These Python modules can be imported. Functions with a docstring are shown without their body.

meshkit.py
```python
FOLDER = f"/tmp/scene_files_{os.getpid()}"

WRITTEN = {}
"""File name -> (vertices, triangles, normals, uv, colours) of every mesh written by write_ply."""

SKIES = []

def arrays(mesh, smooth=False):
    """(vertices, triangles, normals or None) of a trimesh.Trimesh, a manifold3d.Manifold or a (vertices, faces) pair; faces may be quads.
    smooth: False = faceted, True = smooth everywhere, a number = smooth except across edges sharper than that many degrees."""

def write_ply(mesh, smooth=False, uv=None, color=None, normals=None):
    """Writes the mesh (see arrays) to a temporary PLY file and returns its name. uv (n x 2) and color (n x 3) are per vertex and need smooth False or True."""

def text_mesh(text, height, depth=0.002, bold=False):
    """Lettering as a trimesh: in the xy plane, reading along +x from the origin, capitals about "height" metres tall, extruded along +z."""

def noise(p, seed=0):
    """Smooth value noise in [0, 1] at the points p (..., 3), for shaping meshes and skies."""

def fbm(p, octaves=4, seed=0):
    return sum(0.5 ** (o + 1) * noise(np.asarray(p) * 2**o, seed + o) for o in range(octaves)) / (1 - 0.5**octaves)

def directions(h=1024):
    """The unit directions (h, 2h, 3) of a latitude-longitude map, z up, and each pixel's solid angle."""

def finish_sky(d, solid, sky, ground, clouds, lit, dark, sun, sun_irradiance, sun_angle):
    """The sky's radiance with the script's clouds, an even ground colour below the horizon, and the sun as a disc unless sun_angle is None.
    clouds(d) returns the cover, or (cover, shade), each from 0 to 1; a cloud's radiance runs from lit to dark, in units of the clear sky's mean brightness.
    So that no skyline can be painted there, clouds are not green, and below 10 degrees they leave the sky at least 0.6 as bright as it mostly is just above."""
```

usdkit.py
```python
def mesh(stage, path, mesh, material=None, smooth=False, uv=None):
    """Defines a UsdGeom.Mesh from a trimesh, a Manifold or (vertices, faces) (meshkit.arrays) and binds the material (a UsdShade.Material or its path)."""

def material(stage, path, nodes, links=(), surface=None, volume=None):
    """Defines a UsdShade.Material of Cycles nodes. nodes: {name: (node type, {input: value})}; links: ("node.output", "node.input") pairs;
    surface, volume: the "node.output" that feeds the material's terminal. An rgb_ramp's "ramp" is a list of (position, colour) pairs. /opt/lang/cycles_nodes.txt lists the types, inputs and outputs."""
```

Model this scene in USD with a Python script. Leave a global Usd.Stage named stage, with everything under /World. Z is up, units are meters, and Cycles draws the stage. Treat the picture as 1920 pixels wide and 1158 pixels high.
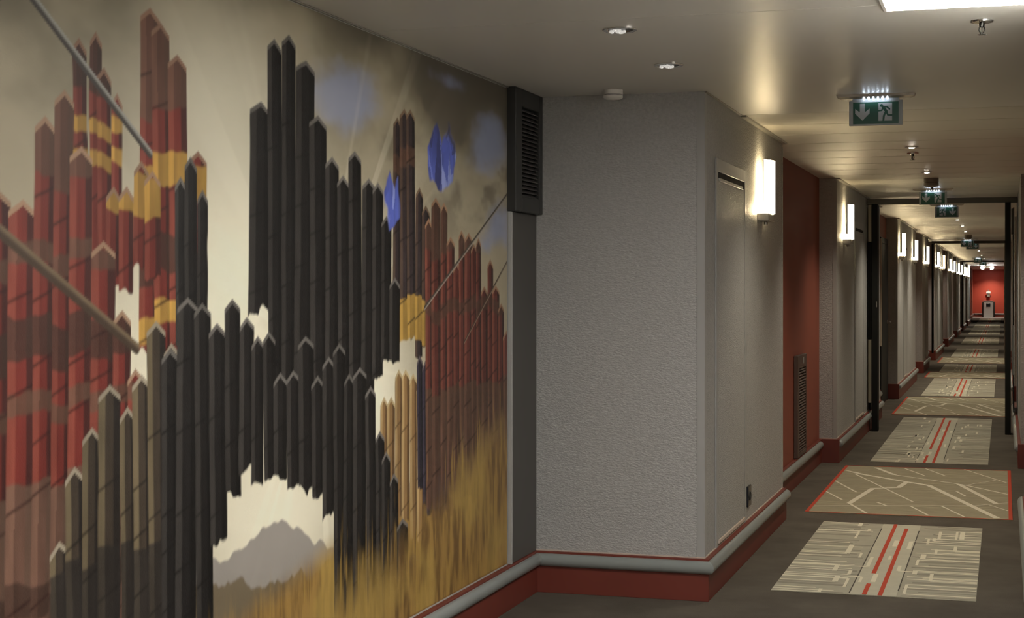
import math
import random
import numpy as np
import trimesh
import usdkit
import meshkit
from pxr import Gf, Sdf, Usd, UsdGeom, UsdLux, UsdShade, Vt
from shapely.geometry import LineString, Polygon, Point
from scipy.spatial import cKDTree
from shapely.ops import unary_union

stage = Usd.Stage.CreateInMemory()
UsdGeom.SetStageUpAxis(stage, UsdGeom.Tokens.z)
UsdGeom.SetStageMetersPerUnit(stage, 1.0)
UsdGeom.Xform.Define(stage, '/World')
UsdGeom.Scope.Define(stage, '/World/Looks')

# ------------------------------------------------------------------ camera
EYE, H = 1.48, 2.41
FPX, VPX, VPY = 2997.0, 1882.1, 539.4          # focal length and corridor vanishing point, in pixels of 1920 x 1158
cam = UsdGeom.Camera.Define(stage, '/World/camera')
cam.CreateHorizontalApertureAttr(36.0)
cam.CreateVerticalApertureAttr(36.0 * 1158 / 1920)
cam.CreateFocalLengthAttr(36.0 * FPX / 1920)
cam.CreateVerticalApertureOffsetAttr((VPY - 579.0) * 36.0 / 1920)
cam.CreateClippingRangeAttr(Gf.Vec2f(0.05, 300))
cam.AddTranslateOp().Set(Gf.Vec3d(0, 0, EYE))
cam.AddRotateXYZOp().Set(Gf.Vec3f(90, 0, math.degrees(math.atan((VPX - 960) / FPX))))
cam.CreateExposureAttr(3.0)

# ------------------------------------------------------------------ light levels
PANEL = 8.0            # ceiling light panels, neutral white
SHADE = 0.85           # frosted glass of the wall lights
SPOT = 4.0             # lens of the small corridor downlights
BEAM = 3.0             # and the beam they throw down
BULB = 22.0            # the lamp behind the glass
WARM = (1.0, 0.80, 0.47)
NEUTRAL = (1.0, 0.965, 0.895)



# ------------------------------------------------------------------ helpers
def lin(r, g, b):
    return tuple((c / 255 / 12.92) if c <= 10 else ((c / 255 + 0.055) / 1.055) ** 2.4 for c in (r, g, b))


used = {}


def numbered(parent, name):
    n = used.get((parent, name), 0)
    used[(parent, name)] = n + 1
    return name if n == 0 else f'{name}_{n:03d}'


def path_of(p):
    return '/World' if p is None else str(p.GetPath())


def tag(p, label=None, cat=None, group=None, kind=None):
    for k, v in (('label', label), ('category', cat), ('group', group), ('kind', kind)):
        if v:
            p.SetCustomDataByKey(k, v)
    return p


def obj(name, mesh, mat, parent=None, smooth=False, label=None, cat=None, group=None, kind=None):
    if isinstance(mesh, list):
        mesh = trimesh.util.concatenate(mesh)
    pp = path_of(parent)
    m = usdkit.mesh(stage, f'{pp}/{numbered(pp, name)}', mesh, M[mat], smooth=smooth)
    return tag(m.GetPrim(), label, cat, group, kind)


def thing(name, loc=(0, 0, 0), rz=0, label=None, cat=None, group=None, kind=None, parent=None):
    pp = path_of(parent)
    x = UsdGeom.Xform.Define(stage, f'{pp}/{numbered(pp, name)}')
    x.AddTranslateOp().Set(Gf.Vec3d(*loc))
    if rz:
        x.AddRotateZOp().Set(rz)
    return tag(x.GetPrim(), label, cat, group, kind)


def dup(src, name, loc, rz=0, label=None, cat=None, group=None):
    r = thing(name, loc, rz, label, cat, group)
    r.GetReferences().AddInternalReference(src.GetPath())
    r.SetInstanceable(True)
    return r


def bx(x0, x1, y0, y1, z0, z1):
    m = trimesh.creation.box((x1 - x0, y1 - y0, z1 - z0))
    m.apply_translation(((x0 + x1) / 2, (y0 + y1) / 2, (z0 + z1) / 2))
    return m


def bev(x0, x1, y0, y1, z0, z1, b=0.003):
    """A box with chamfered edges, as a convex hull."""
    p = []
    for X, sx in ((x0, 1), (x1, -1)):
        for Y, sy in ((y0, 1), (y1, -1)):
            for Z, sz in ((z0, 1), (z1, -1)):
                p += [(X + sx * b, Y + sy * b, Z), (X + sx * b, Y, Z + sz * b), (X, Y + sy * b, Z + sz * b)]
    return trimesh.convex.convex_hull(np.array(p))


def lathe(profile, n=32, loc=(0, 0, 0)):
    m = trimesh.creation.revolve(np.array(profile, float), sections=n)
    m.fix_normals()
    m.apply_translation(loc)
    return m


def tube(a, b, r, n=12):
    return trimesh.creation.cylinder(r, segment=[a, b], sections=n)


def extrude(poly, t):
    gs = getattr(poly, 'geoms', [poly])
    return trimesh.util.concatenate([trimesh.creation.extrude_polygon(g, t, engine='earcut') for g in gs])


# ------------------------------------------------------------------ materials
M = {}
BRUSH = (1.0, 0.0)


def mat(name, color, rough=0.6, metal=0.0, spec=0.5, vary=0.0, vscale=4.0, bump=0.0, bscale=60.0, stretch=(1, 1, 1), detail=3.0,
        emit=None, coat=0.0, brushed_x=0.0):
    p = {'roughness': rough, 'metallic': metal, 'specular_ior_level': spec, 'base_color': color, 'coat_weight': coat}
    nodes, links = {}, []
    if vary or bump:
        nodes['geo'] = ('texture_coordinate', {})
    if vary:
        nodes['n1'] = ('noise_texture', {'scale': vscale, 'detail': 4.0, 'roughness': 0.6})
        lo = tuple(c * (1 - vary) for c in color)
        hi = tuple(min(1, c * (1 + vary)) for c in color)
        nodes['r1'] = ('rgb_ramp', {'ramp': [(0.25, lo), (0.75, hi)]})
        links += [('geo.object', 'n1.vector'), ('n1.fac', 'r1.fac'), ('r1.color', 'p.base_color')]
    if bump:
        nodes['map'] = ('mapping', {'scale': stretch})
        nodes['n2'] = ('noise_texture', {'scale': bscale, 'detail': detail, 'roughness': 0.55})
        nodes['b'] = ('bump', {'strength': 1.0, 'distance': bump})
        links += [('geo.object', 'map.vector'), ('map.vector', 'n2.vector'), ('n2.fac', 'b.height'), ('b.normal', 'p.normal')]
    if brushed_x:
        p['anisotropic'] = brushed_x
        nodes['tx'] = ('combine_xyz', {'x': BRUSH[0], 'y': BRUSH[1], 'z': 0.0})
        links += [('tx.vector', 'p.tangent')]
    if emit:
        p['emission_color'], p['emission_strength'] = emit
    nodes['p'] = ('principled_bsdf', p)
    M[name] = usdkit.material(stage, f'/World/Looks/{name}', nodes, links, surface='p.BSDF')


mat('wallpaper', (0.40, 0.395, 0.382), 0.55, vary=0.13, vscale=64, bump=0.005, bscale=95, stretch=(0.75, 0.75, 1.5), detail=2.0)
mat('wall_plain', (0.42, 0.41, 0.39), 0.6, vary=0.05)
mat('corner_guard', (0.37, 0.365, 0.352), 0.4)
mat('door_frame', (0.35, 0.347, 0.338), 0.4)
mat('dark_panel', (0.075, 0.070, 0.064), 0.5)
mat('dark_grille', (0.030, 0.030, 0.028), 0.5)
mat('black_slot', (0.008, 0.008, 0.008), 0.8)
mat('red_base', (0.165, 0.032, 0.020), 0.5, vary=0.06)
mat('red_panel', (0.25, 0.060, 0.032), 0.6, vary=0.08, vscale=2, bump=0.0015, bscale=120)
mat('end_red', (0.42, 0.055, 0.03), 0.6)
mat('vent_brown', (0.085, 0.05, 0.038), 0.5)
mat('bumper', (0.255, 0.275, 0.265), 0.35, bump=0.0003, bscale=9)
mat('sealant', (0.55, 0.45, 0.38), 0.6)
mat('ceiling_metal', (0.57, 0.545, 0.48), 0.42, spec=0.45, brushed_x=0.85)
mat('ceiling_plate', (0.72, 0.70, 0.645), 0.36, spec=0.36, bump=0.0004, bscale=2.2, stretch=(0.4, 4, 1), detail=2)
mat('trim_metal', (0.42, 0.40, 0.35), 0.25, metal=0.6)
mat('chrome', (0.75, 0.75, 0.74), 0.12, metal=1.0)
mat('dark_metal', (0.07, 0.07, 0.065), 0.3, metal=1.0)
mat('brushed', (0.45, 0.42, 0.38), 0.3, metal=1.0)
mat('white_plastic', (0.80, 0.78, 0.73), 0.45)
mat('grey_plastic', (0.22, 0.20, 0.17), 0.45)
mat('black_paint', (0.011, 0.011, 0.010), 0.6, spec=0.15)
mat('header_grey', (0.11, 0.105, 0.094), 0.5)
mat('pale_strip', (0.52, 0.47, 0.36), 0.5)
mat('socket', (0.015, 0.016, 0.022), 0.3)
mat('carpet', (0.125, 0.108, 0.088), 0.95, spec=0.1, vary=0.22, vscale=2.6, bump=0.004, bscale=230)
mat('mat_beige', (0.43, 0.40, 0.315), 0.95, spec=0.1, vary=0.07, vscale=9, bump=0.002, bscale=260)
mat('mat_band', (0.55, 0.52, 0.41), 0.95, spec=0.1, vary=0.05, vscale=9, bump=0.002, bscale=260)
mat('mat_cream', (0.76, 0.71, 0.56), 0.95, spec=0.1, bump=0.001, bscale=260)
mat('mat_stripe', (0.315, 0.29, 0.23), 0.95, spec=0.1)
mat('mat_dark', (0.10, 0.09, 0.075), 0.95, spec=0.1)
mat('mat_olive', (0.36, 0.325, 0.225), 0.95, spec=0.1, vary=0.10, vscale=6, bump=0.002, bscale=260)
mat('mat_olive_line', (0.42, 0.38, 0.26), 0.95, spec=0.1)
mat('mat_red', (0.52, 0.085, 0.05), 0.95, spec=0.1)
mat('tile', (0.42, 0.43, 0.42), 0.35)
mat('bin_white', (0.62, 0.63, 0.63), 0.35)
mat('sign_white', (0.40, 0.42, 0.42), 0.4)
mat('sign_green', (0.016, 0.085, 0.056), 0.3)
mat('acrylic', (0.36, 0.38, 0.38), 0.2)
mat('led', (0.8, 0.85, 1.0), 0.4, emit=((0.72, 0.84, 1.0), 2.6))
mat('panel_light', (0.9, 0.9, 0.88), 0.5, emit=(NEUTRAL, PANEL))
mat('shade_glass', (0.8, 0.78, 0.72), 0.25, emit=(WARM, SHADE))
mat('bulb', (0.9, 0.9, 0.85), 0.4, emit=(WARM, BULB))
mat('spot_lamp', (0.9, 0.9, 0.85), 0.3, emit=((1.0, 0.92, 0.78), SPOT))
mat('dim_lamp', (0.8, 0.8, 0.8), 0.1, emit=((1.0, 0.96, 0.9), 0.05))
mat('flood_lamp', (0.9, 0.9, 0.9), 0.3, emit=((1.0, 0.97, 0.9), 20.0))

# ------------------------------------------------------------------ the setting: planes of the corridor
XL, XM, XNL = -1.355, -2.195, -1.50            # left piers, mural wall, left recesses
XR, XNR = 0.135, 0.28                          # right piers, right recesses
BT = 0.025                                     # skirting thickness
END = 84.5
PIERS = [(7.5, 10.3), (13.75, 18.7), (21.85, 26.4), (28.6, 30.9), (33.8, 38.4), (41.7, 46.4), (49.6, 53.8), (57.2, 61.3), (64.7, 70.5)]
PIERS_R = [(3.35, 10.3)] + PIERS[1:]

fl = obj('floor', bx(-2.6, 2.15, -3.15, END + 0.1, -0.06, 0), 'carpet', kind='structure')
obj('threshold_tile', bx(XNL, XNR, 80.8, END, 0.0, 0.006), 'tile', fl)

# walls
wl = thing('wall_left', kind='structure')
obj('mural_wall', bx(XM - 0.15, XM, -3.0, 7.5, 0, H), 'wall_plain', wl)
for k, (a, b) in enumerate(PIERS):
    obj('pier', bx(-2.345 if k == 0 else XL - 0.245, XL, a, b, 0, H), 'wallpaper', wl)
gaps = list(zip([p[1] for p in PIERS], [p[0] for p in PIERS[1:]] + [END]))
for k, (a, b) in enumerate(gaps):
    obj('recess_panel', bx(XNL - 0.1, XNL, a, b, 0, H), 'red_panel', wl)
wr = thing('wall_right', kind='structure')
for a, b in PIERS_R:
    obj('pier', bx(XR, XR + 0.245, a, b, 0, H), 'wallpaper', wr)
gaps_r = list(zip([p[1] for p in PIERS_R], [p[0] for p in PIERS_R[1:]] + [END]))
for a, b in gaps_r:
    obj('recess_panel', bx(XNR, XNR + 0.1, a, b, 0, H), 'red_panel', wr)
obj('lobby_wall', bx(2.0, 2.15, -3.0, 3.35, 0, H), 'wall_plain', wr)
obj('lobby_return', bx(XR + 0.245, 2.0, 3.2, 3.35, 0, H), 'wall_plain', wr)
obj('wall_back', bx(XM - 0.15, 2.15, -3.15, -3.0, 0, H), 'wall_plain', kind='structure')
obj('wall_end', bx(XNL - 0.1, XNR + 0.1, END, END + 0.1, 0, H), 'end_red', kind='structure')

# corner guards on the first pier and light edge strips on the others
tg = thing('trim_1', kind='structure')
obj('corner_guard', [bev(XL - 0.035, XL + 0.003, 7.497, 7.5, 0.2, H - 0.002, 0.0008), bev(XL, XL + 0.003, 7.5, 7.545, 0.2, H - 0.002, 0.0008)], 'corner_guard', tg)
for a, b in PIERS:
    obj('edge_strip', bev(XL, XL + 0.003, b - 0.03, b, 0.2, H - 0.03, 0.0008), 'corner_guard', tg)
    if a > 8:
        obj('edge_strip', bev(XL - 0.03, XL + 0.003, a - 0.003, a, 0.2, H - 0.03, 0.0008), 'corner_guard', tg)


# skirting with its grey bumper rail
def rail(axis, a, b, plane, sgn, ka, kb, z=0.160, hz=0.031, pr=0.029):
    """Half-round rail on a wall plane, from a to b along the axis; ends 'round', 'out' (outer mitre) or 'in' (inner mitre)."""
    pts = []
    for ang in np.linspace(-90, 90, 15):
        o, dz = pr * math.cos(math.radians(ang)), hz * math.sin(math.radians(ang))
        for end, kind, s in ((a, ka, 1), (b, kb, -1)):
            if kind == 'round':
                for q, k in ((0.0, 0.55), (0.006, 0.80), (0.014, 0.95), (0.024, 1.0)):
                    pts.append((end + s * q, o * k, dz * k))
            elif kind == 'out':
                pts.append((end - s * o, o, dz))
            else:
                pts.append((end + s * o, o, dz))
    P = np.array(pts)
    along, out, up = P[:, 0], plane + sgn * P[:, 1], z + P[:, 2]
    return trimesh.convex.convex_hull(np.stack([along, out, up], 1) if axis == 'x' else np.stack([out, along, up], 1))


bl = thing('baseboard_left', kind='structure')
xm, xl, xn = XM + BT, XL + BT, XNL + BT
obj('skirting', bev(XM, xm, -3, 7.475, 0, 0.2, 0.002), 'red_base', bl)
obj('bumper_rail', rail('y', -3, 7.475, xm, 1, 'flat' if 0 else 'in', 'in'), 'bumper', bl, smooth=40)
obj('skirting', bev(XM, xl, 7.475, 7.5, 0, 0.2, 0.002), 'red_base', bl)
obj('bumper_rail', rail('x', xm, xl, 7.475, -1, 'in', 'out'), 'bumper', bl, smooth=40)
obj('sealant_bead', [bx(XM, XL + 0.004, 7.494, 7.5, 0.2, 0.205), bx(XL, XL + 0.005, 7.5, 10.3, 0.2, 0.205)], 'sealant', bl)
for k, (a, b) in enumerate(PIERS):
    obj('skirting', bev(XL, xl, a, b, 0, 0.2, 0.002), 'red_base', bl)
    obj('bumper_rail', rail('y', 7.475 if k == 0 else a + 0.012, b + 0.02, xl, 1, 'out' if k == 0 else 'round', 'round'), 'bumper', bl, smooth=40)
    if k:
        obj('skirting', bev(XNL, xl, a - BT, a, 0, 0.2, 0.002), 'red_base', bl)
        obj('sealant_bead', [bx(XNL, XL + 0.004, a - 0.006, a, 0.2, 0.206), bx(XL, XL + 0.005, a, b, 0.2, 0.206)], 'sealant', bl)
for k, (a, b) in enumerate(gaps):
    e = b - BT if b < END else b
    obj('skirting', bev(XNL, xn, a, e, 0, 0.2, 0.002), 'red_base', bl)
    if k != 1:
        obj('bumper_rail', rail('y', a + 0.05, e - 0.10, xn, 1, 'round', 'round'), 'bumper', bl, smooth=40)
    else:
        obj('bumper_rail', rail('y', a + 0.05, 20.45, xn, 1, 'round', 'round'), 'bumper', bl, smooth=40)
br = thing('baseboard_right', kind='structure')
for k, (a, b) in enumerate(PIERS_R):
    obj('skirting', bev(XR - BT, XR, a, b, 0, 0.2, 0.002), 'red_base', br)
    obj('bumper_rail', rail('y', a + 0.012, b + 0.10 if k == 0 else b + 0.02, XR - BT, -1, 'round', 'round'), 'bumper', br, smooth=40)
    if k:
        obj('skirting', bev(XR - BT, XNR, a - BT, a, 0, 0.2, 0.002), 'red_base', br)
for a, b in gaps_r:
    e = b - BT if b < END else b
    obj('skirting', bev(XNR - BT, XNR, a, e, 0, 0.2, 0.002), 'red_base', br)
    obj('bumper_rail', rail('y', a + 0.12, e - 0.10, XNR - BT, -1, 'round', 'round'), 'bumper', br, smooth=40)
be = thing('baseboard_end', kind='structure')
obj('skirting', bev(xn, XNR - BT, END - BT, END, 0, 0.2, 0.002), 'red_base', be)
obj('bumper_rail', rail('x', xn + 0.05, XNR - BT - 0.05, END - BT, -1, 'round', 'round'), 'bumper', be, smooth=40)

# ceiling: two large plates over the lobby, then cross planks with open joints
ce = thing('ceiling', kind='structure')
obj('ceiling_slab', bx(XM - 0.15, 2.15, -3.15, END + 0.1, H + 0.03, H + 0.1), 'black_slot', ce)
obj('ceiling_plate', bev(XM, 1.998, -3.0, 5.388, H, H + 0.03, 0.002), 'ceiling_plate', ce)
obj('ceiling_plate', bev(XM, XR + 0.245, 5.392, 8.590, H, H + 0.03, 0.002), 'ceiling_plate', ce)
PITCH = 0.605
far = []
nplank = int((END - 8.594) / PITCH)
for k in range(nplank):
    y0 = 8.594 + k * PITCH
    pr = [(y0 + 0.003, H + 0.03)] + [(y0 + 0.003 + 0.012 * (1 - math.cos(a)), H + 0.012 * (1 - math.sin(a))) for a in np.linspace(0, math.pi / 2, 6)]
    pr += [(2 * y0 + PITCH - u, w_) for u, w_ in pr[::-1]]
    m = trimesh.creation.extrude_polygon(Polygon(pr), XNR - XNL, engine='earcut')
    m.vertices = np.stack([XNL + m.vertices[:, 2], m.vertices[:, 0], m.vertices[:, 1]], 1)
    m.fix_normals()
    if k < 60:
        obj('ceiling_plank', m, 'ceiling_metal', ce, smooth=35)
    else:
        far.append(m)
obj('far_planks', far, 'ceiling_metal', ce, smooth=35, kind='stuff')
tc = thing('trim_2', kind='structure')
obj('ceiling_angle', [bev(XL, XL + 0.012, 7.5, 8.59, H - 0.006, H - 0.0005, 0.001)], 'trim_metal', tc)
obj('ceiling_angle', [bev(XL, XL + 0.03, 8.6, 10.3, H - 0.012, H - 0.0005, 0.002)], 'trim_metal', tc)
for a, b in PIERS[1:]:
    obj('ceiling_angle', bev(XL, XL + 0.03, a, b, H - 0.012, H - 0.0005, 0.002), 'trim_metal', tc)
obj('ceiling_angle', bev(XM, XM + 0.010, 1.0, 7.05, H - 0.006, H - 0.0005, 0.001), 'trim_metal', tc)

# dark pilaster beside the mural
tp = thing('trim_3', kind='structure')
obj('dark_panel', bev(XM, XM + 0.012, 7.085, 7.5, 0.2, 1.834, 0.001), 'dark_panel', tp)
obj('edge_profile', bev(XM, XM + 0.020, 7.062, 7.084, 0.2, 1.834, 0.003), 'corner_guard', tp)

# ------------------------------------------------------------------ doors
def flush_door(n, y0, y1, zt=2.12, handle=False):
    """Papered service door: a raised grey frame, the leaf inside it, a dark gap at head and foot."""
    d = thing(f'door_{n}', kind='structure')
    w, X = 0.05, XL
    obj('door_frame', [bev(X, X + 0.008, y0, y0 + w, 0.2, zt, 0.002), bev(X, X + 0.008, y1 - w, y1, 0.2, zt, 0.002),
                       bev(X, X + 0.0079, y0 + w, y1 - w, zt - 0.065, zt, 0.002)], 'door_frame', d)
    obj('door_leaf', bev(X, X + 0.006, y0 + w + 0.004, y1 - w - 0.004, 0.235, zt - 0.105, 0.001), 'wallpaper', d)
    obj('head_gap', bx(X, X + 0.002, y0 + w, y1 - w, zt - 0.105, zt - 0.065), 'black_slot', d)
    obj('head_bar', bev(X, X + 0.012, y0 + w + 0.02, y1 - w - 0.10, zt - 0.112, zt - 0.096, 0.002), 'corner_guard', d)
    obj('foot_bar', bev(X, X + 0.012, y0 + w + 0.02, y1 - w - 0.01, 0.215, 0.235, 0.002), 'sealant', d)
    return d


flush_door(1, 7.79, 8.745)
flush_door(2, 15.45, 16.45)
for n, (a, b) in enumerate(PIERS[2:]):
    flush_door(n + 4, a + 1.3, a + 2.2)
d = thing('door_3', kind='structure')                       # dark room door in the recess
obj('door_frame', [bev(XNL, XNL + 0.03, 20.55, 20.63, 0, 2.12, 0.003), bev(XNL, XNL + 0.03, 21.7, 21.78, 0, 2.12, 0.003), bev(XNL, XNL + 0.0299, 20.63, 21.7, 2.05, 2.12, 0.003)], 'black_paint', d)
obj('door_leaf', bev(XNL, XNL + 0.028, 20.632, 21.698, 0.01, 2.048, 0.002), 'black_paint', d)
obj('door_handle', [tube((XNL + 0.028, 21.6, 1.03), (XNL + 0.075, 21.6, 1.03), 0.010), tube((XNL + 0.07, 21.6, 1.03), (XNL + 0.07, 21.46, 1.03), 0.009), lathe([(0, 0), (0.025, 0), (0.025, 0.006), (0, 0.006)], 20).apply_transform(trimesh.transformations.rotation_matrix(math.pi / 2, (0, 1, 0))).apply_translation((XNL + 0.028, 21.6, 1.03))], 'brushed', d, smooth=40)
obj('edge_strip', bev(XNL, XNL + 0.036, 20.50, 20.545, 0.75, 2.1, 0.002), 'pale_strip', d)


# ------------------------------------------------------------------ fire door frames across the corridor
def fire_frame(y, label, right_mat='black_paint', detail=False):
    f = thing('fire_door_frame', (0, y, 0), 0, label, 'door frame', 'fire door frames across the corridor')
    obj('header', bev(XL + 0.001, XR - 0.001, -0.06, 0.06, 2.342, H - 0.013, 0.003), 'header_grey', f)
    obj('post', bev(-1.305, -1.243, -0.09, 0.09, 0, 2.342, 0.003) if detail else bev(-1.354, -1.315, -0.06, 0.06, 0.21, 2.342, 0.003), 'black_paint', f)
    obj('post', bev(0.012, 0.068, -0.09, 0.09, 0, 2.342, 0.003), right_mat, f)
    for s, x0, x1 in ((-1, -1.352, -1.306), (1, 0.069, 0.108)) if detail else ():
        lf = obj('door_leaf', bev(x0 + (0.022 if s > 0 else 0.004), x1 - (0.006 if s > 0 else 0.022), 0.092, 1.02, 0.21, 2.30, 0.003), 'black_paint', f)
        if detail:
            obj('door_closer', bev(x0 + 0.004, x1 - 0.004, -0.06, 0.05, 0.95, 1.95, 0.003) if s < 0 else bev(x0 + 0.004, x1 - 0.01, -0.06, 0.05, 2.02, 2.28, 0.003), 'dark_panel' if s > 0 else 'black_paint', f)
    if detail:
        obj('edge_strip', bev(-1.342, -1.308, -0.05, 0.03, 1.955, 2.335, 0.003), 'pale_strip', f)
        obj('edge_strip', bev(-1.342, -1.308, -0.05, 0.03, 0.29, 0.945, 0.003), 'pale_strip', f)
        obj('edge_strip', bev(0.078, 0.098, -0.05, 0.03, 0.60, 1.10, 0.003), 'corner_guard', f)
        obj('latch_plate', bev(-1.262, -1.250, -0.095, -0.09, 1.28, 1.34, 0.001), 'brushed', f)
    return f


fire_frame(16.95, 'black fire door frame spanning the corridor, the nearest one', detail=True)
fire_frame(32.4, 'second dark door frame from the front, between two far exit signs', 'pale_strip')
fire_frame(56.0, 'farthest dark door frame across the corridor near the red end wall', 'pale_strip')

# ------------------------------------------------------------------ ceiling lights
def light_panel(x, y, label, wx=0.6, wy=0.6):
    t = thing('ceiling_panel_light', (x, y, H), 0, label, 'ceiling light', 'square ceiling light panels')
    obj('frame', [bev(-wx / 2, wx / 2, s * (wy / 2 - 0.006) - 0.006, s * (wy / 2 - 0.006) + 0.006, -0.008, 0, 0.001) for s in (-1, 1)]
        + [bev(s * (wx / 2 - 0.006) - 0.006, s * (wx / 2 - 0.006) + 0.006, -wy / 2 + 0.012, wy / 2 - 0.012, -0.008, 0, 0.001) for s in (-1, 1)], 'white_plastic', t)
    obj('diffuser', bx(-wx / 2 + 0.012, wx / 2 - 0.012, -wy / 2 + 0.012, wy / 2 - 0.012, -0.006, -0.0005), 'panel_light', t)


light_panel(-0.084, 5.18, 'bright square ceiling light panel at the top right corner of the picture')
light_panel(-0.084, 2.4, 'square ceiling light panel over the lobby, in front of the picture')
light_panel(-0.084, -0.4, 'square ceiling light panel at the back of the lobby behind the camera')


def downlight(name, x, y, lamp, label, r=0.055, src=None, group=None):
    t = thing(name, (x, y, H), 0, label, 'downlight', group)
    obj('bezel', lathe([(r - 0.012, -0.0005), (r + 0.008, -0.0005), (r + 0.008, -0.004), (r + 0.002, -0.007), (r - 0.008, -0.005), (r - 0.012, -0.0005)], 40), 'chrome', t, smooth=40)
    obj('reflector', lathe([(0, -0.0008), (r - 0.011, -0.0008), (r - 0.011, -0.004), (r - 0.02, -0.002), (0, -0.002)], 40), 'dark_metal', t, smooth=40)
    facets = []
    rng = random.Random(3)
    for k in range(14):
        a, q = rng.uniform(0, 6.28), math.sqrt(rng.random()) * (r - 0.028)
        s = trimesh.creation.icosphere(0, 0.006 + 0.004 * rng.random())
        s.apply_scale((1, 1, 0.8))
        s.apply_translation((q * math.cos(a) - 0.008, q * math.sin(a), -0.008))
        facets.append(s)
    if lamp == 'spot_lamp' or lamp == 'flood_lamp':
        facets = [lathe([(0, -0.003), (r - 0.016, -0.003), (r - 0.018, -0.010), (0, -0.013)], 28)]
    obj('lamp', facets, lamp, t)
    if lamp == 'spot_lamp' or lamp == 'flood_lamp':
        L = UsdLux.SphereLight.Define(stage, f'{t.GetPath()}/beam')
        L.CreateRadiusAttr(0.02)
        L.CreateIntensityAttr(BEAM * (2.6 if lamp == 'flood_lamp' else 0.75 if y < 9 else 1.0 if y < 20 else 1.3))
        L.CreateNormalizeAttr(True)
        L.CreateColorAttr(Gf.Vec3f(1.0, 0.90, 0.72))
        L.AddTranslateOp().Set(Gf.Vec3d(0, 0, -0.045))
        sh = UsdLux.ShapingAPI.Apply(L.GetPrim())
        sh.CreateShapingConeAngleAttr(62.0)
        sh.CreateShapingConeSoftnessAttr(1.0)
    return t


downlight('downlight', -1.32, 5.61, 'dim_lamp', 'larger recessed glass downlight near the top edge, ahead of the mural', group='glass downlights beside the mural')
downlight('downlight', -1.335, 6.56, 'dim_lamp', 'recessed glass downlight above and left of the grey corner', group='glass downlights beside the mural')
DL = [(-0.58, 10.85, 'small lit downlight above the first corridor sprinkler'), (-0.59, 13.25, 'small lit downlight just before the dark smoke detector and exit sign'),
      (-0.60, 22.5, 'lit downlight beyond the nearest fire door frame, first of two'), (-0.59, 24.8, 'lit downlight beyond the nearest fire door frame, second of two'),
      (-0.60, 27.3, 'lit downlight just before the far ceiling detector')]
HID = [(-0.56, 8.72, 'downlight hidden from the front by the nearest exit sign'), (-0.60, 16.35, 'downlight hidden behind the second exit sign'), (-0.60, 19.3, 'downlight hidden behind the third exit sign'), (-0.62, 33.0, 'downlight hidden behind the far exit signs at the second fire door frame')]
DL += HID + [(-0.60, 60.0, 'tiny lit downlight in the farthest stretch of corridor, first of three'), (-0.60, 66.0, 'tiny lit downlight in the farthest stretch of corridor, second of three'),
       (-0.60, 78.5, 'tiny lit downlight in the farthest stretch of corridor, third of three'), (-0.60, 36.0, 'tiny lit downlight past the second fire door frame, nearest of four'), (-0.60, 41.5, 'tiny lit downlight past the second fire door frame, second of four'),
       (-0.60, 47.0, 'tiny lit downlight past the second fire door frame, third of four'), (-0.60, 53.0, 'tiny lit downlight past the second fire door frame, just before the last frame')]
for x, y, lab in DL:
    downlight('corridor_downlight', x, y, 'spot_lamp', lab, r=0.036, group='small lit downlights along the corridor')


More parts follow.
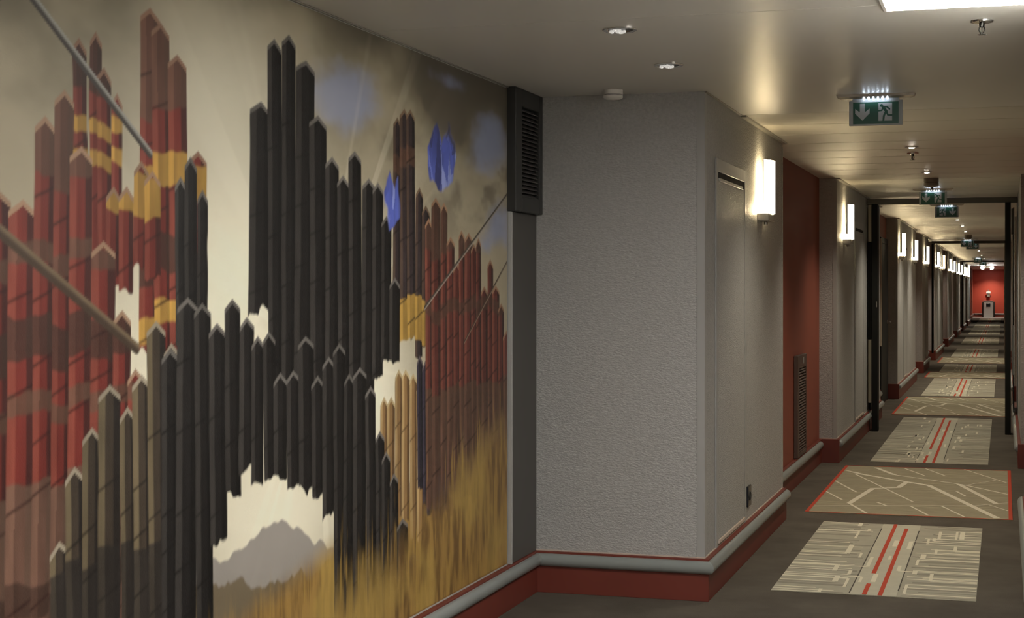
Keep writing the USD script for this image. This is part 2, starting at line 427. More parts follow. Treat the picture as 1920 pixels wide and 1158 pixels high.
# ------------------------------------------------------------------ wall lights
def make_sconce(y, label):
    t = thing('wall_light', (XL, y, 1.91), 0, label, 'wall light', 'lit glass wall lights along the left wall')
    n, pts, w, d0, d1, h = 14, [], 0.138, 0.050, 0.088, 0.305
    outer = [(d0 + (d1 - d0) * math.cos(math.pi / 2 * u), w * u) for u in np.linspace(-1, 1, n + 1)]
    poly = Polygon(outer + [(x - 0.006, y_) for x, y_ in outer[::-1]])
    g = extrude(poly, h)
    obj('glass_shade', g, 'shade_glass', t, smooth=40)
    for q in (-0.05, 0.05):
        obj('lamp', trimesh.creation.capsule(0.03, 0.012, count=(12, 12)).apply_translation((0.026, q, 0.018)), 'bulb', t, smooth=True)
    obj('bracket', bev(0, 0.07, -0.11, 0.11, -0.045, -0.001, 0.004), 'brushed', t)
    obj('finial', lathe([(0, 0), (0.012, 0), (0.012, 0.015), (0, 0.018)], 16, (0.035, 0, -0.063)), 'brushed', t, smooth=40)
    return t


SY = [9.30, 14.42, 22.25, 25.5, 29.4, 34.2, 37.4, 42.1, 45.5, 50.0, 53.1, 57.6, 60.6, 65.1]
ordn = ['third', 'fourth', 'fifth', 'sixth', 'seventh', 'eighth', 'ninth', 'tenth', 'eleventh', 'twelfth', 'thirteenth', 'farthest']
SL = ['lit glass wall light beside the papered door, the largest and nearest one', 'lit glass wall light on the second grey pier, before the fire door frame']
SL += [f'lit glass wall light far down the corridor, {o} from the front' for o in ordn[:-1]] + ['lit glass wall light farthest down the corridor, nearest the red end wall']
sc0 = make_sconce(SY[0], SL[0])
for y, lab in zip(SY[1:], SL[1:]):
    dup(sc0, 'wall_light', (XL, y, 1.91), 0, lab, 'wall light', 'lit glass wall lights along the left wall')

# ------------------------------------------------------------------ exit signs
def sign_art(flip):
    """Arrow and running figure of the emergency exit sign, in metres, x right and y up."""
    arrow = Polygon([(-0.075, 0.045), (-0.051, 0.045), (-0.051, 0.004), (-0.029, 0.021), (-0.029, -0.002), (-0.063, -0.036), (-0.097, -0.002), (-0.097, 0.021), (-0.075, 0.004)])
    dx = 0.045
    door = Polygon([(dx - 0.032, 0.047), (dx + 0.032, 0.047), (dx + 0.032, -0.039), (dx - 0.032, -0.039)])
    L = lambda pts, w: LineString([(dx + x, y) for x, y in pts]).buffer(w, cap_style=1)
    man = unary_union([Point(dx - 0.018, 0.034).buffer(0.0075),
                       L([(-0.009, 0.026), (0.004, 0.006)], 0.0065),
                       L([(0.004, 0.006), (0.012, -0.012), (0.032, -0.013)], 0.0042),
                       L([(0.002, 0.004), (-0.007, -0.016), (-0.009, -0.038)], 0.0046),
                       L([(-0.010, 0.026), (-0.017, 0.010), (-0.032, 0.009)], 0.0036),
                       L([(-0.006, 0.027), (0.008, 0.027), (0.020, 0.016)], 0.0036)])
    door = door.difference(man)
    white = [arrow, door]
    if flip:
        from shapely import affinity
        white = [affinity.scale(g, -1, 1, origin=(0, 0)) for g in white]
    return white


def exit_sign(x, y, label, flip=False, drop=0.0):
    t = thing('exit_sign', (x, y, H), 0, label, 'exit sign', 'exit signs along the corridor ceiling')
    obj('ceiling_bar', trimesh.convex.convex_hull(np.array([(sx * (0.185 - q), sy * (0.035 - q * 0.7), z) for sx in (-1, 1) for sy in (-1, 1) for q, z in ((0, -0.0005), (0.004, -0.012), (0.022, -0.020))])), 'brushed', t, smooth=30)
    obj('led', [trimesh.creation.icosphere(1, 0.005).apply_translation((-0.055 + 0.022 * k, -0.020, -0.023)) for k in range(6)], 'led', t)
    zt, zb = -0.026, -0.150
    obj('hanger', [bx(-0.11, 0.11, -0.004, 0.004, -0.030, -0.0201)], 'acrylic', t)
    obj('panel', bev(-0.126, 0.126, -0.006, 0.006, zb, -0.030, 0.002), 'acrylic', t)
    zc = -0.0895
    rot = trimesh.transformations.rotation_matrix(math.pi / 2, (1, 0, 0))

    def plate(g, th, yy):
        m = extrude(g, th)
        m.apply_transform(rot)
        m.apply_translation((0, yy, zc))
        return m
    obj('green_field', bx(-0.107, 0.107, -0.0072, -0.006, zb + 0.008, -0.038), 'sign_green', t)
    a, dr = sign_art(flip)
    obj('arrow', plate(a, 0.0008, -0.0072), 'sign_white', t)
    obj('running_figure', plate(dr, 0.0008, -0.0072), 'sign_white', t)
    return t


exit_sign(-0.588, 7.86, 'green exit sign with arrow and running figure, nearest and largest of all')
exit_sign(-0.635, 15.5, 'green exit sign just in front of the nearest fire door frame')
exit_sign(-0.605, 18.35, 'green exit sign with figure at left, just beyond the nearest fire door frame', True)
exit_sign(-0.66, 31.6, 'far exit sign just in front of the second fire door frame')
exit_sign(-0.60, 33.6, 'far exit sign just beyond the second fire door frame', True)
exit_sign(-0.76, 51.5, 'tiny far exit sign before the farthest door frame')
exit_sign(-0.70, 58.5, 'tiny far exit sign beyond the farthest door frame', True)

# ------------------------------------------------------------------ small ceiling things
def detector(x, y, label, m='white_plastic', r=0.046, h=0.045):
    t = thing('smoke_detector', (x, y, H), 0, label, 'smoke detector', 'ceiling detectors')
    obj('base_ring', lathe([(0, -0.0005), (r, -0.0005), (r, -h * 0.45), (r - 0.003, -h * 0.5), (0, -h * 0.5)], 36), m, t, smooth=40)
    obj('gap', lathe([(0, -h * 0.5), (r - 0.004, -h * 0.5), (r - 0.004, -h * 0.56), (0, -h * 0.56)], 36), 'dark_panel', t, smooth=40)
    obj('cover', lathe([(0, -h * 0.56), (r, -h * 0.56), (r, -h * 0.82), (r * 0.8, -h * 0.95), (r * 0.45, -h), (0, -h)], 36), m, t, smooth=40)


detector(-1.757, 7.33, 'round white smoke detector on the ceiling against the textured grey wall')
detector(-0.588, 14.0, 'dark round detector on the corridor ceiling before the second exit sign', 'grey_plastic', 0.062, 0.075)
detector(-0.60, 29.2, 'far round detector on the ceiling before the second fire door frame', 'grey_plastic', 0.062, 0.075)


def sprinkler(x, y, label):
    t = thing('sprinkler', (x, y, H), 0, label, 'sprinkler', 'ceiling sprinklers')
    obj('escutcheon', lathe([(0, -0.0005), (0.040, -0.0005), (0.038, -0.006), (0.022, -0.010), (0, -0.010)], 36), 'chrome', t, smooth=40)
    obj('body', lathe([(0, -0.010), (0.010, -0.010), (0.009, -0.022), (0.006, -0.024), (0, -0.024)], 20), 'dark_metal', t, smooth=40)
    obj('frame_arm', [tube((0.008, 0, -0.022), (0.010, 0, -0.034), 0.002, 8), tube((0.010, 0, -0.034), (0.002, 0, -0.047), 0.002, 8)], 'dark_metal', t, smooth=40)
    obj('frame_arm', [tube((-0.008, 0, -0.022), (-0.010, 0, -0.034), 0.002, 8), tube((-0.010, 0, -0.034), (-0.002, 0, -0.047), 0.002, 8)], 'dark_metal', t, smooth=40)
    obj('glass_bulb', tube((0, 0, -0.024), (0, 0, -0.046), 0.0022, 10), 'dark_metal', t, smooth=40)
    star = unary_union([Point(0, 0).buffer(0.010)] + [LineString([(0, 0), (0.015 * math.cos(a), 0.015 * math.sin(a))]).buffer(0.0018) for a in np.linspace(0, 2 * math.pi, 13)[:-1]])
    obj('deflector', extrude(star, 0.0012).apply_translation((0, 0, -0.0495)), 'dark_metal', t)


sprinkler(-0.073, 5.80, 'chrome ceiling sprinkler below the bright light panel')
sprinkler(-0.60, 11.35, 'ceiling sprinkler beyond the nearest exit sign')
sprinkler(-0.63, 15.15, 'small ceiling sprinkler directly before the second exit sign')

fl2 = thing('emergency_light', (-0.665, 70.0, H), 0, 'bright twin spotlight on the ceiling before the red end wall', 'emergency light')
obj('housing', bev(-0.09, 0.09, -0.05, 0.05, -0.10, -0.0005, 0.006), 'grey_plastic', fl2)
for s in (-1, 1):
    hd = obj('lamp_head', trimesh.creation.cylinder(0.085, 0.08, sections=28).apply_transform(trimesh.transformations.rotation_matrix(math.pi / 2, (1, 0, 0))).apply_translation((s * 0.19, 0, -0.085)), 'grey_plastic', fl2, smooth=40)
    obj('lens', trimesh.creation.cylinder(0.078, 0.006, sections=28).apply_transform(trimesh.transformations.rotation_matrix(math.pi / 2, (1, 0, 0))).apply_translation((s * 0.19, -0.0431, -0.085)), 'flood_lamp', hd)
    obj('arm', tube((s * 0.085, 0, -0.07), (s * 0.115, 0, -0.08), 0.012), 'grey_plastic', hd, smooth=40)
downlight('end_downlight', -0.62, 83.7, 'flood_lamp', 'downlight over the white bin at the red end wall', r=0.06)

# ------------------------------------------------------------------ grilles
g = thing('wall_grille', (XM, 7.05, 1.836), 0, 'dark grey louvred ventilation box at the top right end of the mural', 'ventilation grille')
gw, gh = 0.449, H - 1.836 - 0.0005
obj('box', [bev(0, 0.045, 0, 0.10, 0, gh, 0.003), bev(0, 0.045, 0.39, gw, 0, gh, 0.003), bev(0, 0.0449, 0.1, 0.39, 0, 0.072, 0.003), bev(0, 0.0449, 0.1, 0.39, gh - 0.082, gh, 0.003)], 'dark_grille', g)
obj('back', bx(0, 0.006, 0.1, 0.39, 0.072, gh - 0.082), 'black_slot', g)
N = 22
for k in range(N):
    z = 0.072 + (gh - 0.154) * (k + 0.5) / N
    s = bev(-0.016, 0.016, 0.101, 0.389, -0.0022, 0.0022, 0.0008)
    s.apply_transform(trimesh.transformations.rotation_matrix(math.radians(35), (0, 1, 0)))
    s.apply_translation((0.026, 0, z))
    obj('louvre', s, 'dark_panel', g)

v = thing('recess_vent', (XNL, 12.03, 0.205), 0, 'narrow brown louvred vent on the red recess wall', 'ventilation grille')
vw, vh = 0.57, 0.765
obj('frame', [bev(0, 0.030, 0, 0.10, 0, vh, 0.003), bev(0, 0.030, vw - 0.04, vw, 0, vh, 0.003), bev(0, 0.0299, 0.1, vw - 0.04, 0, 0.03, 0.003), bev(0, 0.0299, 0.1, vw - 0.04, vh - 0.10, vh, 0.003)], 'vent_brown', v)
obj('back', bx(0, 0.004, 0.1, vw - 0.04, 0.03, vh - 0.1), 'black_slot', v)
for k in range(30):
    z = 0.03 + (vh - 0.13) * (k + 0.5) / 30
    s = bev(-0.012, 0.012, 0.101, vw - 0.041, -0.0045, 0.0045, 0.001)
    s.apply_transform(trimesh.transformations.rotation_matrix(math.radians(30), (0, 1, 0)))
    s.apply_translation((0.017, 0, z))
    obj('louvre', s, 'vent_brown', v)
obj('catch', bev(0.030, 0.034, 0.33, 0.36, vh - 0.07, vh - 0.02, 0.001), 'corner_guard', v)

s = thing('wall_socket', (XL, 8.845, 0.272), 0, 'small black wall socket low beside the papered door', 'socket')
obj('face_plate', bev(0, 0.012, -0.055, 0.055, 0, 0.115, 0.003), 'socket', s)
obj('outlet', [lathe([(0.0, 0), (0.026, 0), (0.026, 0.004), (0.021, 0.004), (0.021, 0.001), (0, 0.001)], 24).apply_transform(trimesh.transformations.rotation_matrix(math.pi / 2, (0, 1, 0))).apply_translation((0.012, 0, 0.0575))], 'dark_grille', s, smooth=40)

# ------------------------------------------------------------------ end of the corridor
b = thing('waste_bin', (-0.745, 84.0, 0.0065), 0, 'white bin with a dark square opening against the red end wall', 'bin')
obj('body', bev(-0.235, 0.235, -0.16, 0.16, 0, 0.80, 0.012), 'bin_white', b)
obj('opening', bev(-0.10, 0.10, -0.166, -0.1605, 0.52, 0.70, 0.002), 'socket', b)
obj('back_board', bev(-0.31, 0.31, 0.17, 0.20, 0, 0.78, 0.004), 'dark_grille', b)
obj('lid', bev(-0.24, 0.24, -0.165, 0.165, 0.801, 0.83, 0.006), 'bin_white', b)
w = thing('wall_dispenser', (-0.745, END, 1.02), 0, 'small white dispenser on the red end wall above the bin', 'dispenser')
obj('housing', bev(-0.075, 0.075, -0.10, 0, 0.0, 0.22, 0.01), 'grey_plastic', w)
obj('cover', bev(-0.11, 0.11, -0.125, -0.101, 0.17, 0.27, 0.008), 'bin_white', w)
obj('nozzle', tube((0, -0.06, 0.27), (0, -0.06, 0.36), 0.03), 'grey_plastic', w, smooth=40)

# ------------------------------------------------------------------ woven carpet fields
LINES_A = [(.245, .941, .994), (.317, .859, .899), (.262, .735, .85), (.267, .496, .628), (.346, .449, .514), (.415, .331, .466), (.253, .26, .339), (.338, .22, .272),
           (.348, .073, .172), (.287, .129, .203), (.412, .135, .199), (.24, .0, .04), (.478, .144, .246), (.752, .782, .904), (.852, .782, .911), (.885, .786, .91), (.694, .7, .774),
           (.726, .741, .786), (.597, .6, .719), (.858, .595, .671), (.755, .543, .611), (.692, .469, .535), (.67, .382, .455), (.584, .296, .364), (.673, .262, .31),
           (.763, .188, .281), (.652, .032, .136), (.513, .63, .726), (.512, .437, .49)]
LINES_B = [([(.073, .841), (.138, .791), (.421, .646), (.549, .587), (.927, .02)], .022), ([(.013, .884), (.138, .791)], .012),
           ([(.192, .967), (.329, .803)], .018), ([(.329, .803), (.7, .643), (.753, .616), (.981, .457)], .011), ([(.713, .634), (.921, .268)], .020),
           ([(.421, .646), (.39, .52), (.255, .477), (.186, .173)], .020), ([(.186, .173), (.306, .01)], .010), ([(.102, .786), (.502, .244)], .008),
           ([(.007, .63), (.181, .392)], .008), ([(.006, .399), (.139, .231)], .008), ([(.323, .212), (.379, .157)], .008), ([(.007, .101), (.795, .213), (.98, .291)], .007),
           ([(.495, .171), (.603, .018)], .008), ([(.649, .192), (.773, .019)], .008), ([(.493, .981), (.622, .821)], .008), ([(.726, .993), (.973, .706)], .007),
           ([(.367, .971), (.506, .805)], .008), ([(.705, .488), (.763, .389)], .008), ([(.887, .243), (.979, .15)], .006), ([(.752, .622), (.913, .751)], .005)]


def flat(x0, x1, y0, y1, z):
    """A thin woven strip: top at z."""
    return bx(x0, x1, y0, y1, z - 0.0006, z)


def field_a(y0, y1, label, seed):
    W, L, x0 = 0.965, y1 - y0, -1.09
    t = thing('striped_carpet', (x0, y0, 0), 0, label, 'carpet', 'beige striped carpet fields')
    obj('field', bev(0, W, 0, L, 0.0002, 0.004, 0.001), 'mat_beige', t)
    rng = random.Random(seed)
    zt = 0.0047
    st = []
    y = 0.01
    while y < L - 0.02:
        h = rng.choice((0.015, 0.022, 0.03, 0.04))
        if rng.random() < 0.6:
            st.append(flat(0.002, rng.uniform(.25, .385) * W, y, min(L - .002, y + h), zt - 0.0002))
        if rng.random() < 0.6:
            st.append(flat(rng.uniform(.62, .78) * W, W - 0.002, y, min(L - .002, y + h), zt - 0.0002))
        y += h + rng.uniform(0.012, 0.06)
    obj('dark_stripes', st, 'mat_stripe', t, kind='stuff')
    obj('centre_band', flat(.425 * W - 0.038, .58 * W + 0.038, 0.003, L - 0.003, 0.0048), 'mat_band', t)
    obj('edge_line', flat(.385 * W, .385 * W + 0.006, 0.02, L * 0.92, 0.0052), 'mat_dark', t)
    obj('edge_line', flat(.617 * W, .617 * W + 0.006, L * 0.06, L * 0.9, 0.0052), 'mat_dark', t)
    rs = []
    if seed == 1:
        src = LINES_A
    else:
        src = LINES_A + [(min(.97, max(.03, u + rng.uniform(-.05, .05))), (a * .5 + rng.choice((0, .5))), (a * .5 + .02)) for u, a, c in LINES_A[:14]] if L > 3.5 else LINES_A
        src = [(u, min(a, c), min(1, min(a, c) + min(abs(c - a), 0.22 / L) + 0.005)) for u, a, c in src]
    for k, (u, a, c) in enumerate(src):
        X, w = u * W, 0.007 + 0.005 * (k % 3 == 0) + 0.002 * (k % 2)
        a, c = max(a, 0.002), min(c, 0.998)
        rs.append(flat(X - w, X + w, a * L, c * L, 0.0056))
        yy = (a if k % 2 else c) * L
        yy = min(max(yy, 0.012), L - 0.012)
        if u < .45:
            rs.append(flat(0.002, X, yy - 0.010, yy + 0.010, 0.0053))
        elif u > .57:
            rs.append(flat(X, W - 0.002, yy - 0.010, yy + 0.010, 0.0053))
    if seed == 1:
        for k in range(34):
            yy = rng.uniform(0.03, L - 0.03)
            if k % 2:
                rs.append(flat(0.002, rng.uniform(.2, .36) * W, yy - 0.009, yy + 0.009, 0.0051))
            else:
                rs.append(flat(rng.uniform(.63, .75) * W, W - 0.002, yy - 0.009, yy + 0.009, 0.0051))
    obj('cream_lines', rs, 'mat_cream', t, kind='stuff')
    obj('red_stripe', [flat(.463 * W - 0.011, .463 * W + 0.011, 0.0, L * .125, 0.0058), flat(.463 * W - 0.011, .463 * W + 0.011, L * .25, L, 0.0058)], 'mat_red', t)
    obj('red_stripe', flat(.540 * W - 0.011, .540 * W + 0.011, 0.0, L * .93, 0.0058), 'mat_red', t)


def field_b(y0, y1, label):
    W, L, x0 = 1.31, y1 - y0, -1.256
    t = thing('branch_carpet', (x0, y0, 0), 0, label, 'carpet', 'olive branching carpet fields')
    obj('field', bev(0, W, 0, L, 0.0002, 0.004, 0.001), 'mat_olive', t)
    rng = random.Random(int(y0 * 10))
    st, y = [], 0.03
    while y < L - 0.05:
        h = rng.uniform(.01, .035)
        st.append(flat(0.03, W - 0.03, y, y + h, 0.0044))
        y += h + rng.uniform(0.06, 0.20)
    obj('faint_stripes', st, 'mat_olive_line', t, kind='stuff')
    br_ = unary_union([LineString([(u * W, q * L) for u, q in pts]).buffer(w, cap_style=2, join_style=2) for pts, w in LINES_B])
    br_ = br_.intersection(Polygon([(0.02, 0.01), (W - 0.02, 0.01), (W - 0.02, L - 0.01), (0.02, L - 0.01)]))
    obj('branch_lines', extrude(br_, 0.0006).apply_translation((0, 0, 0.0046)), 'mat_cream', t)
    obj('red_border', flat(0, 0.024, 0, L, 0.0058), 'mat_red', t)
    obj('red_border', flat(W - 0.024, W, 0, L, 0.0058), 'mat_red', t)
    obj('red_border', flat(0.024, W - 0.024, 0, 0.016, 0.0058), 'mat_red', t)
    obj('red_border', flat(0.024, W - 0.024, L - 0.016, L, 0.0058), 'mat_red', t)


A = [(7.85, 10.24, 'beige striped carpet field with two red lines, nearest to the camera'), (13.92, 18.78, 'beige striped carpet field with two red lines, under the nearest fire door frame'),
     (22.6, 27.0, 'beige striped carpet field, third from the front'), (29.2, 32.0, 'beige striped carpet field, fourth from the front'), (35.6, 40.3, 'beige striped carpet field, fifth from the front'),
     (44.0, 50.0, 'beige striped carpet field, sixth from the front'), (52.8, 58.6, 'beige striped carpet field, seventh from the front'), (61.6, 67.0, 'beige striped carpet field, eighth from the front'),
     (69.5, 80.4, 'beige striped carpet field farthest away, before the pale end threshold')]
B = [(10.65, 13.52, 'olive carpet field with cream branching lines and red borders, nearest one'), (19.15, 22.3, 'olive carpet field with branching lines just past the nearest fire door frame'),
     (27.2, 29.05, 'olive carpet field with branching lines, third from the front'), (32.52, 35.2, 'olive carpet field with branching lines, fourth from the front')]
for k, (a, c, lab) in enumerate(A):
    field_a(a, c, lab, k + 1)
for a, c, lab in B:
    field_b(a, c, lab)

# ------------------------------------------------------------------ the mural: a printed savanna of rock towers (a plain stand-in of like size and colours)
SH = {
    'crystal': [[(6.01, 2.03), (6.10, 2.14), (6.17, 2.05), (6.24, 2.15), (6.33, 2.02), (6.29, 1.93), (6.14, 1.87), (6.02, 1.92)], [(5.51, 1.84), (5.56, 1.91), (5.62, 1.85), (5.67, 1.89), (5.66, 1.76), (5.57, 1.70)]],
}
MY0, MY1, MZ0, MZ1 = 2.2, 7.055, 0.206, H - 0.008
ys = np.linspace(MY0, MY1, 960)
zs = np.linspace(MZ0, MZ1, 430)
Yg, Zg = np.meshgrid(ys, zs)


def fb(sy, sz, seed, o=4):
    return meshkit.fbm(np.stack([Yg * sy, Zg * sz, np.full_like(Yg, seed * 7.3)], -1), o, seed)


def sdf(poly, jy=0, jz=0):
    """Signed distance to a polygon in the print's plane, positive inside; jy, jz jitter the outline."""
    p = np.array(poly)
    y, z = Yg + jy, Zg + jz
    dmin, inside = np.full(Yg.shape, 9.0), np.zeros(Yg.shape, bool)
    for (ay, az), (by, bz) in zip(p, np.roll(p, -1, 0)):
        ey, ez = by - ay, bz - az
        t = np.clip(((y - ay) * ey + (z - az) * ez) / (ey * ey + ez * ez), 0, 1)
        dmin = np.minimum(dmin, np.hypot(y - ay - t * ey, z - az - t * ez))
        c = ((az > z) != (bz > z)) & (y < ey * (z - az) / (ez if ez else 1e-9) + ay)
        inside ^= c
    return np.where(inside, dmin, -dmin)


def C(*rgb):
    return np.array(lin(*rgb)) * MURAL_GAIN


def lay(col, a, c):
    a = np.clip(a, 0, 1)[..., None]
    return col * (1 - a) + np.asarray(c) * a


def sm(x, a, b):
    t = np.clip((x - a) / (b - a), 0, 1)
    return t * t * (3 - 2 * t)


MURAL_GAIN = 1.0
cl, cl2 = fb(1.1, 2.2, 1, 5), fb(2.6, 4.5, 2, 5)
col = np.zeros(Yg.shape + (3,)) + C(172, 162, 138)
col = lay(col, sm(cl * 0.7 + cl2 * 0.3 + (Zg - 1.9) * 0.30, 0.44, 0.66), C(120, 112, 92))
col = lay(col, sm(Zg + (cl - .5) * .8, 2.05, 2.5) * sm(Yg, 4.4, 5.6) * .85, C(82, 76, 66))
col = lay(col, 0.8 * sm(cl2, .5, .62) * sm(Zg, 1.6, 2.0) * sm(Yg, 5.3, 6.2), C(96, 88, 76))
for cy, cz, ry, rz in ((5.16, 2.14, .24, .12), (6.78, 2.12, .28, .13), (6.25, 2.33, .22, .06), (6.9, 1.75, .18, .12)):
    q = np.hypot((Yg - cy) / ry, (Zg - cz) / rz) + (cl2 - .5) * 3.4 + (cl - .5) * 1.6
    col = lay(col, 0.7 * (1 - sm(q, .35, 1.25)), C(146, 158, 194))
for cy, cz, ry, rz, s in ((4.3, 1.5, .62, .62, 1.0), (5.4, 1.05, .42, .40, 1.0), (4.6, .76, .60, .30, .95), (3.72, 1.15, .55, .42, .8), (4.2, 2.05, .4, .25, .5)):
    q = np.hypot((Yg - cy) / ry, (Zg - cz) / rz)
    col = lay(col, s * np.exp(-q * q * 1.1), C(252, 246, 222))
ang = np.arctan2(Zg - 1.25, Yg - 4.9)
rays = meshkit.noise(np.stack([ang * 9, ang * 0 + 3, ang * 0], -1), 31) * meshkit.noise(np.stack([ang * 23, ang * 0 + 5, ang * 0], -1), 32)
col = lay(col, .55 * sm(rays, .25, .6) * np.exp(-(np.hypot(Yg - 4.9, Zg - 1.25) / .9) ** 2), C(254, 248, 226))
# distant hills and golden grass
ridge = 0.715 + 0.055 * np.sin(Yg * 7.1) + 0.05 * np.sin(Yg * 3.3 + 1) + (fb(9, 0.1, 5, 3) - .5) * .12
col = lay(col, .85 * sm(ridge - Zg, 0, .012) * sm(Yg, 3.0, 3.6), C(142, 136, 134))
hill = 0.62 + 0.08 * np.sin(Yg * 2.1 + .5) + (fb(14, 0.1, 6, 4) - .5) * .1
col = lay(col, .9 * sm(hill - Zg, 0, .015) * (1 - sm(Yg, 5.2, 5.8)), C(112, 98, 74))
grain = fb(26, 5, 8, 4)
grass_top = 0.50 + .16 * sm(Yg, 4.2, 5.4) + .38 * sm(Yg, 5.4, 7.0) + (fb(6, .3, 9, 3) - .5) * .12
ga = sm(grass_top - Zg, -.03, .10)
gcol = lay(np.zeros(Yg.shape + (3,)) + C(164, 130, 72), sm(grain, .38, .66), C(116, 88, 50))
gcol = lay(gcol, .55 * sm(fb(3, 3, 10, 4), .48, .66), C(186, 156, 84))
gcol = lay(gcol, .55 * sm(Zg, .62, 1.1), C(166, 140, 104))
col = lay(col, ga, gcol)
# rock towers, painted in facets
v1, v2, v3 = fb(7, 3.2, 11, 4), fb(18, 5, 12, 3), fb(40, 9, 13, 2)
jy, jz = (fb(9, 9, 14, 3) - .5) * .10, (fb(9, 9, 15, 3) - .5) * .10


def facets(n, seed, sy=1.0):
    r = np.random.RandomState(seed)
    p = np.stack([r.uniform(MY0, MY1, n), r.uniform(MZ0, MZ1, n) * sy], 1)
    pts = np.stack([(Yg + (v2 - .5) * .06).ravel(), ((Zg + (v1 - .5) * .1) * sy).ravel()], 1)
    k = cKDTree(p).query(pts)[1]
    t, g, ang = r.rand(n), r.uniform(.3, 1.1, n), r.uniform(0, 6.28, n)
    rel = pts - p[k]
    return np.clip(t[k] + g[k] * 2.2 * (rel[:, 0] * np.cos(ang[k]) + rel[:, 1] * np.sin(ang[k])), 0, 1).reshape(Yg.shape)


f1, f2 = facets(420, 3, .5), facets(2600, 4, .45)
tone = f1 * .62 + f2 * .38


def rocks(key, dark, mid, light, rim, edge=.012, fade=True, bands=None):
    global col
    for poly in SH[key]:
        d_ = sdf(poly, jy, jz)
        a = sm(d_, -edge, edge * .6)
        c = lay(np.zeros_like(col) + np.array(dark), sm(tone, .34, .62), mid)
        c = lay(c, .85 * sm(tone + (v2 - .5) * .35, .66, .92), light)
        c = lay(c, .35 * sm(v3, .5, .8), dark)
        if bands is not None:
            c = lay(c, .8 * (np.sin(Zg * 150 + v1 * 6) > .2), bands)
        c = lay(c, .8 * np.exp(-((d_ - .004) / .007) ** 2) * sm(v1, .46, .58), rim)
        if fade:
            a = a * (1 - .85 * sm(grass_top - .03 - Zg + (grain - .5) * .35, .05, .30))
        col = lay(col, a, c)



def columns(ylo, yhi, wid, top, bottom, seed, lit, mid, dark, cap, strata=(), rough=.10, fade=True):
    """A row of jointed rock columns. top, bottom: (y, z) profiles; strata: (z from, z to, colour) bands that follow the beds."""
    global col
    r = random.Random(seed)
    y = ylo
    while y < yhi:
        w = r.uniform(*wid)
        yc = y + w / 2
        zt = np.interp(yc, *zip(*top)) + r.uniform(-rough, rough * .5)
        zb = np.interp(yc, *zip(*bottom)) + r.uniform(-.04, .04)
        tint, lean, bed = r.uniform(.82, 1.18), r.uniform(-.02, .02), r.uniform(-.03, .03)
        c0, c1 = max(0, int((y - .15 - MY0) / (MY1 - MY0) * len(ys))), min(len(ys), int((y + w + .15 - MY0) / (MY1 - MY0) * len(ys)) + 2)
        sl = (slice(None), slice(c0, c1))
        if c1 - c0 > 3:
            Yc, Zc = Yg[sl], Zg[sl]
            u = (Yc - yc - lean * (Zc - 1.2) + (v2[sl] - .5) * .012) / w
            a = (1 - sm(np.abs(u), .47, .53)) * (1 - sm(Zc - .06 * (.5 - np.abs(u)), zt - .026, zt - .018)) * sm(Zc + (v2[sl] - .5) * .10, zb - .006, zb + .006)
            c = lay(np.zeros(Yc.shape + (3,)) + np.array(mid), 1 - sm(u, -.24, -.16), lit)
            c = lay(c, sm(u, .14, .22), dark)
            for z0, z1, sc in strata:
                e = (v1[sl] - .5) * .10 + bed
                c = lay(c, .85 * sm(Zc + e, z0, z0 + .012) * (1 - sm(Zc + e, z1, z1 + .012)), np.array(sc) * (.8 + .4 * (u < -.2)[..., None]))
            c = c * tint * (.80 + .40 * v3[sl][..., None]) * (.86 + .28 * v1[sl][..., None])
            zj = zt - .06
            while zj > zb:
                zj -= r.uniform(.10, .30)
                c = lay(c, .65 * np.exp(-((Zc - zj - .03 * u) / .005) ** 2), np.array(dark) * .5)
            ca = sm(Zc - .06 * (.5 - np.abs(u)), zt - .040, zt - .034)
            c = lay(c, ca, np.array(cap) * tint)
            if fade:
                a = a * (1 - .9 * sm(grass_top[sl] - .03 - Zc + (grain[sl] - .5) * .35, .05, .30))
            col[sl] = lay(col[sl], a, c)
        y += w * r.uniform(.80, .98)


G0 = [(0, .2), (9, .2)]
RED, RED_L, RED_D, TAN = C(116, 46, 40), C(140, 70, 58), C(70, 32, 30), C(168, 136, 112)
GOLD, BROWN, UMBER = C(196, 156, 76), C(104, 76, 62), C(70, 50, 42)
columns(3.76, 4.10, (.08, .12), [(3.76, 2.14), (3.86, 2.28), (3.98, 2.20), (4.1, 1.86)], [(3.7, 1.30), (4.1, 1.25)], 5, RED_L, RED, RED_D, C(150, 116, 96),
        [(1.96, 2.6, BROWN), (1.74, 1.84, GOLD), (1.50, 1.60, UMBER), (1.36, 1.42, GOLD)])
columns(3.46, 3.64, (.05, .07), [(3.4, 2.02), (3.55, 2.10), (3.64, 1.98)], [(3.4, 1.5), (3.7, 1.5)], 6, RED_L, RED, RED_D, C(150, 116, 96), [(1.97, 2.4, UMBER), (1.86, 1.90, GOLD), (1.78, 1.82, GOLD)])
columns(3.60, 3.80, (.06, .09), [(3.6, 1.80), (3.8, 1.86)], [(3.6, 1.50), (3.8, 1.50)], 7, RED_L, RED, RED_D, TAN, [(1.66, 1.78, GOLD)])
columns(2.2, 3.72, (.07, .12), [(2.2, 1.6), (3.1, 1.62), (3.24, 1.76), (3.34, 1.96), (3.46, 1.88), (3.52, 1.64), (3.62, 1.50), (3.72, 1.30)], [(2.2, .2), (3.4, .2), (3.44, .95), (3.58, 1.0), (3.60, .2), (4, .2)], 8,
        RED_L, RED, RED_D, TAN, [(1.72, 2.4, BROWN), (1.52, 1.57, BROWN), (1.30, 1.40, UMBER), (1.17, 1.22, BROWN), (.2, 1.0, C(112, 88, 74)), (.68, .76, UMBER)])
